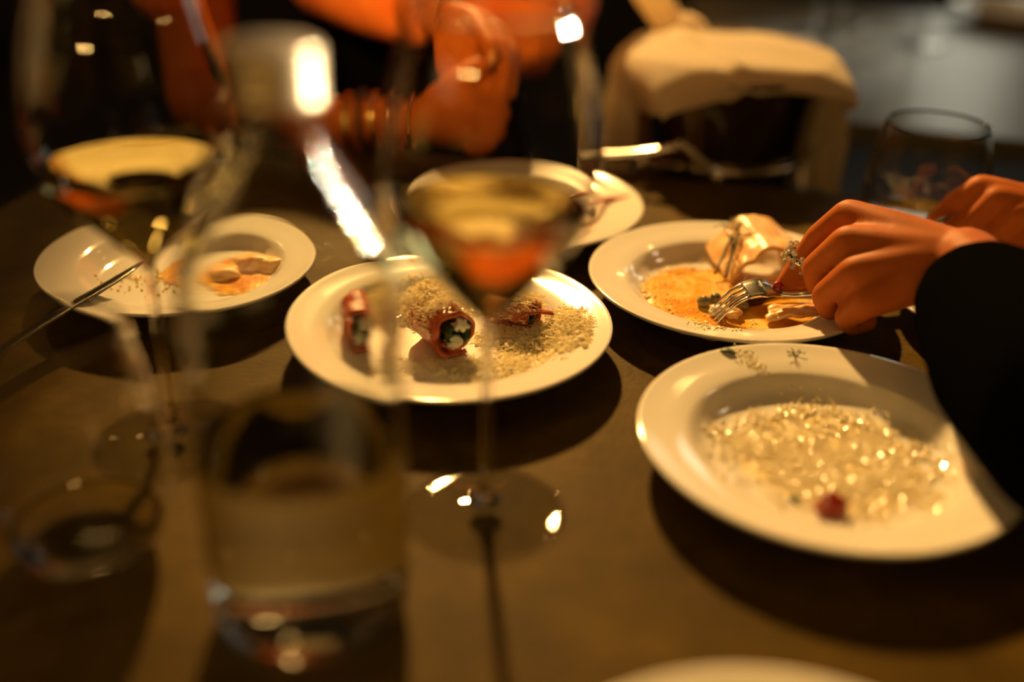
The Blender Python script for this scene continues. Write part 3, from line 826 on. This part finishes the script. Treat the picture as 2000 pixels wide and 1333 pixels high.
wd = V((-0.16, 0.95, 0.22)).normalized()
for k in range(4):
    off = wd * (-0.0084 + 0.0056 * k)
    path = [V(q) + off * (0.92 + 0.02 * i) - FO for i, q in enumerate(ax_pts[:4])]
    path = [V(q) for q in spline([tuple(q) for q in path], 4)]
    n_ = len(path)
    mobj('tine', *ribbon(path, [0.0014 + 0.0018 * i / n_ for i in range(n_)], [0.0013 + 0.0009 * i / n_ for i in range(n_)], wd), M['steel'], fk)
hp = [V(q) - FO for q in spline(ax_pts[3:], 5)]
n_ = len(hp)
mobj('fork_head', *ribbon(hp, [0.0205 + 0.0016 * math.sin(PI * i / n_) if i < n_ * 0.55 else 0.0215 - 0.0150 * ((i / n_ - 0.55) / 0.45) ** 0.8 for i in range(n_)], [0.0021] * n_, wd), M['steel'], fk)
hp = [V(q) - FO for q in spline([ax_pts[-1], (0.222, 0.745, 0.0335), (0.250, 0.733, 0.047), (0.285, 0.715, 0.068), (0.325, 0.697, 0.090)], 6)]
n_ = len(hp)
mobj('handle', *ribbon(hp, [0.0062 + 0.007 * (i / n_) for i in range(n_)], [0.0034 + 0.001 * (i / n_) for i in range(n_)], wd), M['steel'], fk)

def knife(name, label, tip, heel, end, wdir, width, thick):
    tip, heel, end = V(tip), V(heel), V(end)
    k = empty(name, tip, 0, label, 'knife')
    n = 14
    path = [heel.lerp(tip, i / n) - tip for i in range(n + 1)]
    wdir = V(wdir).normalized()
    wds = [width * (1 - 0.75 * max(0, (i / n - 0.75) / 0.25) ** 2) for i in range(n + 1)]
    path = [p + wdir * (width - w_) * 0.5 for p, w_ in zip(path, wds)]
    mobj('blade', *ribbon(path, wds, [thick] * (n + 1), wdir), M['blade'], k)
    hp_ = [heel.lerp(end, i / 10) - tip for i in range(-1, 11)]
    mobj('handle', *ribbon(hp_, [width * 0.75 + width * 0.15 * math.sin(i / 3) for i in range(12)], [0.0055 + 0.002 * math.sin(i / 11 * PI) for i in range(12)], wdir), M['steel'], k)
    return k
knife('table_knife', 'steel knife resting its tip on the plate behind the tall wine glass', (-0.286, 0.770, 0.0330), (-0.412, 0.535, 0.0090), (-0.470, 0.428, 0.006), (-0.86, 0.46, -0.22), 0.016, 0.0016)
knife('table_knife', 'steel knife with its blade in the yellow sauce behind the ringed hand', (0.172, 0.7585, 0.0150), (0.270, 0.800, 0.030), (0.402, 0.874, 0.062), (-0.10, -0.15, 0.98), 0.016, 0.0016)

# ------------------------------------------------------------------ people
def capsule_chain(mb, joints, seg=16):
    """tapered limb through (x, y, z, r) joints: overlapping spheres and cones (fused by the remesh)"""
    for (a, b) in zip(joints, joints[1:]):
        A, B = V(a[:3]), V(b[:3])
        mb.add(*tube([A, A.lerp(B, 0.5), B], [a[3], (a[3] + b[3]) / 2, b[3]], seg))
    for j in joints:
        mb.add(*ball(j[:3], j[3], 2))

def fuse(o, voxel, it, factor=0.5):
    m = o.modifiers.new('fuse', 'REMESH'); m.mode = 'VOXEL'; m.voxel_size = voxel; m.use_smooth_shade = True
    s = o.modifiers.new('relax', 'SMOOTH'); s.factor = factor; s.iterations = it
    return o

def band(c, axis, radius, r, flat=1.0, n=48):
    """a ring around axis"""
    axis = V(axis).normalized(); a = axis.orthogonal().normalized(); b = axis.cross(a)
    return tube([V(c) + a * math.cos(2 * PI * k / n) * radius + b * math.sin(2 * PI * k / n) * radius for k in range(n + 1)], r, 10, flat, axis, caps=False)

# --- person with the fork: black sleeves
pr = empty('person', (0.62, 0.30, -0.30), 0, 'person in a black long-sleeved top eating with fork and knife, chunky ring', 'person')
PO = V((0.62, 0.30, -0.30))
def rel(js): return [(j[0] - PO.x, j[1] - PO.y, j[2] - PO.z, j[3]) for j in js]
mb = MB()
idx = [(0.2440, 0.7440, 0.0985, 0.0118), (0.2290, 0.7590, 0.0740, 0.0098), (0.2180, 0.7625, 0.0470, 0.0086), (0.2088, 0.7585, 0.0330, 0.0074)]
mid = [(0.2375, 0.7145, 0.0890, 0.0125), (0.2235, 0.7345, 0.0590, 0.0105), (0.2310, 0.7430, 0.0400, 0.0092), (0.2440, 0.7420, 0.0360, 0.0082)]
rng = [(0.2385, 0.6905, 0.0760, 0.0122), (0.2265, 0.7110, 0.0480, 0.0100), (0.2340, 0.7190, 0.0330, 0.0088), (0.2480, 0.7190, 0.0340, 0.0078)]
pnk = [(0.2455, 0.6715, 0.0620, 0.0112), (0.2370, 0.6870, 0.0425, 0.0090), (0.2450, 0.6940, 0.0320, 0.0080), (0.2570, 0.6960, 0.0345, 0.0070)]
thm = [(0.2900, 0.7220, 0.0860, 0.0170), (0.2700, 0.7560, 0.0650, 0.0130), (0.2450, 0.7650, 0.0480, 0.0110), (0.2230, 0.7610, 0.0380, 0.0088)]
wr = (0.3060, 0.6770, 0.0930, 0.0235)
for f in (idx, mid, rng, pnk, thm):
    capsule_chain(mb, rel(f))
    capsule_chain(mb, rel([wr[:3] + (0.019,), ((wr[0] + f[0][0]) / 2, (wr[1] + f[0][1]) / 2, (wr[2] + f[0][2]) / 2, 0.0165), f[0]]))
capsule_chain(mb, rel([wr, (0.3120, 0.6320, 0.0900, 0.0270), (0.3150, 0.5200, 0.0850, 0.0360), (0.3750, 0.4000, 0.1150, 0.0400), (0.48, 0.34, 0.20, 0.045), (0.56, 0.30, 0.32, 0.055)]))
# far hand, gripping the knife
wf = (0.4650, 0.8300, 0.0600, 0.0230)
ff = [[(0.3900, 0.8640, 0.0800, 0.0120), (0.3720, 0.8690, 0.0640, 0.0098), (0.3680, 0.8600, 0.0480, 0.0085), (0.3800, 0.8560, 0.0440, 0.0078)],
      [(0.3980, 0.8480, 0.0760, 0.0122), (0.3820, 0.8480, 0.0560, 0.0100), (0.3840, 0.8480, 0.0400, 0.0088), (0.3960, 0.8560, 0.0400, 0.0080)],
      [(0.4100, 0.8330, 0.0680, 0.0120), (0.3960, 0.8330, 0.0480, 0.0098), (0.3990, 0.8400, 0.0340, 0.0086), (0.4100, 0.8520, 0.0340, 0.0078)],
      [(0.4230, 0.8210, 0.0580, 0.0108), (0.4110, 0.8200, 0.0400, 0.0088), (0.4140, 0.8280, 0.0300, 0.0078), (0.4240, 0.8400, 0.0300, 0.0070)],
      [(0.4250, 0.8760, 0.0600, 0.0165), (0.4000, 0.8880, 0.0600, 0.0125), (0.3760, 0.8800, 0.0560, 0.0105), (0.3580, 0.8660, 0.0480, 0.0085)]]
for f in ff:
    capsule_chain(mb, rel(f))
    capsule_chain(mb, rel([wf[:3] + (0.019,), ((wf[0] + f[0][0]) / 2, (wf[1] + f[0][1]) / 2, (wf[2] + f[0][2]) / 2 + 0.002, 0.0170), f[0]]))
capsule_chain(mb, rel([wf, (0.52, 0.78, 0.055, 0.0265), (0.66, 0.62, 0.07, 0.036), (0.74, 0.52, 0.09, 0.040), (0.74, 0.40, 0.28, 0.050)]))
# shoulders and trunk inside the top
capsule_chain(mb, rel([(0.56, 0.30, 0.32, 0.055), (0.66, 0.30, 0.33, 0.075), (0.74, 0.38, 0.31, 0.055)]))
capsule_chain(mb, rel([(0.67, 0.27, 0.30, 0.085), (0.68, 0.22, 0.10, 0.095), (0.68, 0.20, -0.10, 0.10), (0.67, 0.20, -0.26, 0.11)]))
body = fuse(mb.build('body', M['skin'], pr), 0.0026, 6)
tp = MB()
capsule_chain(tp, rel([(0.3070, 0.6330, 0.0790, 0.0460), (0.3090, 0.5650, 0.0760, 0.0590), (0.3150, 0.4850, 0.0880, 0.0700), (0.3800, 0.3900, 0.1200, 0.0720), (0.48, 0.34, 0.21, 0.070), (0.56, 0.30, 0.32, 0.078)]), 24)
capsule_chain(tp, rel([(0.555, 0.745, 0.054, 0.042), (0.66, 0.62, 0.07, 0.052), (0.745, 0.52, 0.09, 0.060), (0.745, 0.40, 0.28, 0.070), (0.66, 0.30, 0.33, 0.10), (0.56, 0.30, 0.32, 0.08)]), 24)
capsule_chain(tp, rel([(0.67, 0.27, 0.30, 0.11), (0.68, 0.22, 0.10, 0.125), (0.68, 0.20, -0.10, 0.13), (0.67, 0.20, -0.28, 0.14)]), 24)
top = fuse(tp.build('black_top', M['black_cloth'], pr), 0.006, 8); top['label'] = 'loose black long-sleeved top'
# chunky ring and red nail on the index finger
rg = V((0.2212, 0.7616, 0.0545)) - PO
fdir = V((0.2180, 0.7625, 0.0470)) - V((0.2290, 0.7590, 0.0740))
rb = mobj('ring', *band(rg, fdir, 0.0116, 0.0030), M['silver'], pr); rb['label'] = 'chunky silver ring set with clear stones'
fa = fdir.normalized(); fo1 = fa.orthogonal().normalized(); fo2 = fa.cross(fo1)
for k in range(11):
    a = 2 * PI * k / 11
    for sft in (-0.0045, 0.0, 0.0045):
        c = rg + fo1 * math.cos(a + sft * 90) * 0.0142 + fo2 * math.sin(a + sft * 90) * 0.0142 + fa * sft
        mobj('stone', *ball(c, 0.0026, 1), M['gem'], rb, smooth=False)
nd = (V(idx[3][:3]) - V(idx[2][:3])).normalized()
c = V(idx[3][:3]) - PO + nd * 0.0045 + V((-0.0035, -0.0045, 0.0035))
mobj('fingernail', *ball(c, 0.0062, 3, (0.75, 0.62, 1.0)), M['nail'], pr)['label'] = 'dark red painted nail'

# --- person across the table: clasped hands, orange-red top
pl = empty('person', (-0.12, 1.42, -0.40), 0, 'person in an orange-red top across the table with clasped hands', 'person')
PO = V((-0.12, 1.42, -0.40))
mb = MB()
# lower hand and its bare forearm
wrA = (-0.1250, 1.1250, 0.0480, 0.0235)
capsule_chain(mb, rel([(-0.40, 1.36, 0.12, 0.045), (-0.36, 1.22, 0.040, 0.040), (-0.2519, 1.1500, 0.0370, 0.0320), (-0.1750, 1.1300, 0.0420, 0.0255), wrA]))
capsule_chain(mb, rel([wrA, (-0.0900, 1.1130, 0.0600, 0.0290), (-0.0600, 1.1050, 0.0700, 0.0300)]))
capsule_chain(mb, rel([(-0.0950, 1.1130, 0.0560, 0.028), (-0.0560, 1.1000, 0.0520, 0.0260)]))
capsule_chain(mb, rel([(-0.1000, 1.1120, 0.0720, 0.0170), (-0.0720, 1.0980, 0.0940, 0.0150), (-0.0560, 1.0990, 0.1050, 0.0130), (-0.0410, 1.1030, 0.1130, 0.0105)]))
for a, b, c, d in (((-0.0330, 1.1130, 0.0930), (-0.0170, 1.1010, 0.0880), (-0.0240, 1.0860, 0.0760), (-0.0400, 1.0800, 0.0720)),
                   ((-0.0330, 1.1050, 0.0760), (-0.0160, 1.0920, 0.0690), (-0.0250, 1.0770, 0.0600), (-0.0400, 1.0740, 0.0580)),
                   ((-0.0380, 1.0990, 0.0600), (-0.0210, 1.0870, 0.0520), (-0.0300, 1.0740, 0.0450), (-0.0440, 1.0720, 0.0450)),
                   ((-0.0450, 1.0950, 0.0460), (-0.0310, 1.0850, 0.0380), (-0.0400, 1.0750, 0.0350), (-0.0520, 1.0750, 0.0370))):
    capsule_chain(mb, rel([(-0.065, 1.105, (a[2] + 0.064) / 2, 0.018), a + (0.0120,), b + (0.0108,), c + (0.0095,), d + (0.0085,)]))
# upper hand, fingers folded over the fist
wrB = (-0.1020, 1.2020, 0.1430, 0.0245)
capsule_chain(mb, rel([(-0.30, 1.42, 0.30, 0.05), (-0.24, 1.40, 0.16, 0.042), (-0.1700, 1.3000, 0.1500, 0.0310), wrB]))
for f in ([(-0.0530, 1.1650, 0.1460, 0.0135), (-0.0400, 1.1340, 0.1390, 0.0112), (-0.0320, 1.1160, 0.1320, 0.0100), (-0.0275, 1.1020, 0.1220, 0.0088)],
          [(-0.0400, 1.1680, 0.1420, 0.0132), (-0.0210, 1.1340, 0.1270, 0.0110), (-0.0150, 1.1150, 0.1120, 0.0100), (-0.0150, 1.1000, 0.0980, 0.0088)],
          [(-0.0300, 1.1720, 0.1360, 0.0126), (-0.0110, 1.1370, 0.1170, 0.0104), (-0.0070, 1.1200, 0.1010, 0.0094), (-0.0080, 1.1080, 0.0860, 0.0084)],
          [(-0.0240, 1.1800, 0.1300, 0.0112), (-0.0060, 1.1570, 0.1210, 0.0090), (-0.0020, 1.1420, 0.1090, 0.0080), (-0.0030, 1.1320, 0.0980, 0.0072)],
          [(-0.0900, 1.1750, 0.1280, 0.0180), (-0.0850, 1.1450, 0.1050, 0.0150), (-0.0750, 1.1250, 0.0950, 0.0120)]):
    capsule_chain(mb, rel(f))
    capsule_chain(mb, rel([wrB[:3] + (0.021,), ((wrB[0] + f[0][0]) / 2, (wrB[1] + f[0][1]) / 2, (wrB[2] + f[0][2]) / 2 + 0.002, 0.0185), f[0]]))
capsule_chain(mb, rel([(-0.085, 1.178, 0.130, 0.022), (-0.060, 1.140, 0.112, 0.020), (-0.045, 1.130, 0.100, 0.018)]))
# trunk inside the top
capsule_chain(mb, rel([(-0.40, 1.36, 0.12, 0.045), (-0.38, 1.46, 0.30, 0.055), (-0.16, 1.50, 0.33, 0.075), (0.02, 1.50, 0.30, 0.055)]))
capsule_chain(mb, rel([(-0.16, 1.52, 0.30, 0.09), (-0.14, 1.54, 0.10, 0.10), (-0.13, 1.56, -0.10, 0.11), (-0.12, 1.56, -0.30, 0.12)]))
fuse(mb.build('body', M['skin'], pl), 0.0026, 6)
tp = MB()
capsule_chain(tp, rel([(-0.415, 1.33, 0.16, 0.060), (-0.38, 1.46, 0.30, 0.075), (-0.16, 1.50, 0.33, 0.095), (0.02, 1.50, 0.30, 0.075)]), 24)
capsule_chain(tp, rel([(-0.135, 1.250, 0.140, 0.040), (-0.1750, 1.305, 0.1450, 0.048), (-0.24, 1.40, 0.16, 0.062), (-0.30, 1.44, 0.30, 0.07)]), 24)
capsule_chain(tp, rel([(-0.20, 1.52, 0.30, 0.11), (-0.17, 1.54, 0.19, 0.115)]), 24)
capsule_chain(tp, rel([(0.00, 1.52, 0.28, 0.10), (0.00, 1.52, 0.14, 0.10), (0.00, 1.53, 0.10, 0.105)]), 24)
o = fuse(tp.build('orange_top', M['red_cloth'], pl), 0.005, 10); o['label'] = 'orange-red top with folds'
tr = MB()
capsule_chain(tr, rel([(-0.17, 1.56, 0.08, 0.135), (-0.12, 1.57, -0.10, 0.14), (-0.12, 1.57, -0.30, 0.16)]), 24)
o = fuse(tr.build('dark_trousers', M['black_cloth'], pl), 0.008, 6); o['label'] = 'dark lower clothing'
fdir = V((0.05, -0.006, 0.006))
for c, rr, r, mname, nm, lab in (((-0.1780, 1.1310, 0.0420), 0.0290, 0.0030, 'gold', 'bangle', 'gold bangle'), ((-0.1500, 1.1280, 0.0450), 0.0285, 0.0030, 'gold', 'bangle', 'gold bangle'),
                                 ((-0.1640, 1.1295, 0.0435), 0.0280, 0.0070, 'strap', 'watch_strap', 'dark wrist strap'), ((-0.1280, 1.1255, 0.0475), 0.0270, 0.0032, 'gold', 'bangle', 'gold bangle')):
    vs, fs = band(V(c) - PO, fdir, rr, r, 0.45 if nm == 'watch_strap' else 1.0)
    mobj(nm, vs, fs, M[mname], pl)['label'] = lab
vs, fs = band(V((-0.083, 1.186, 0.1445)) - PO, V((0.05, -0.035, 0.002)), 0.0262, 0.0011)
mobj('bracelet', vs, fs, M['gold'], pl)['label'] = 'thin gold chain'
mobj('fingernail', *ball(V((-0.0290, 1.0935, 0.1235)) - PO, 0.0058, 3, (0.8, 0.5, 1.1)), M['nail_bare'], pl)
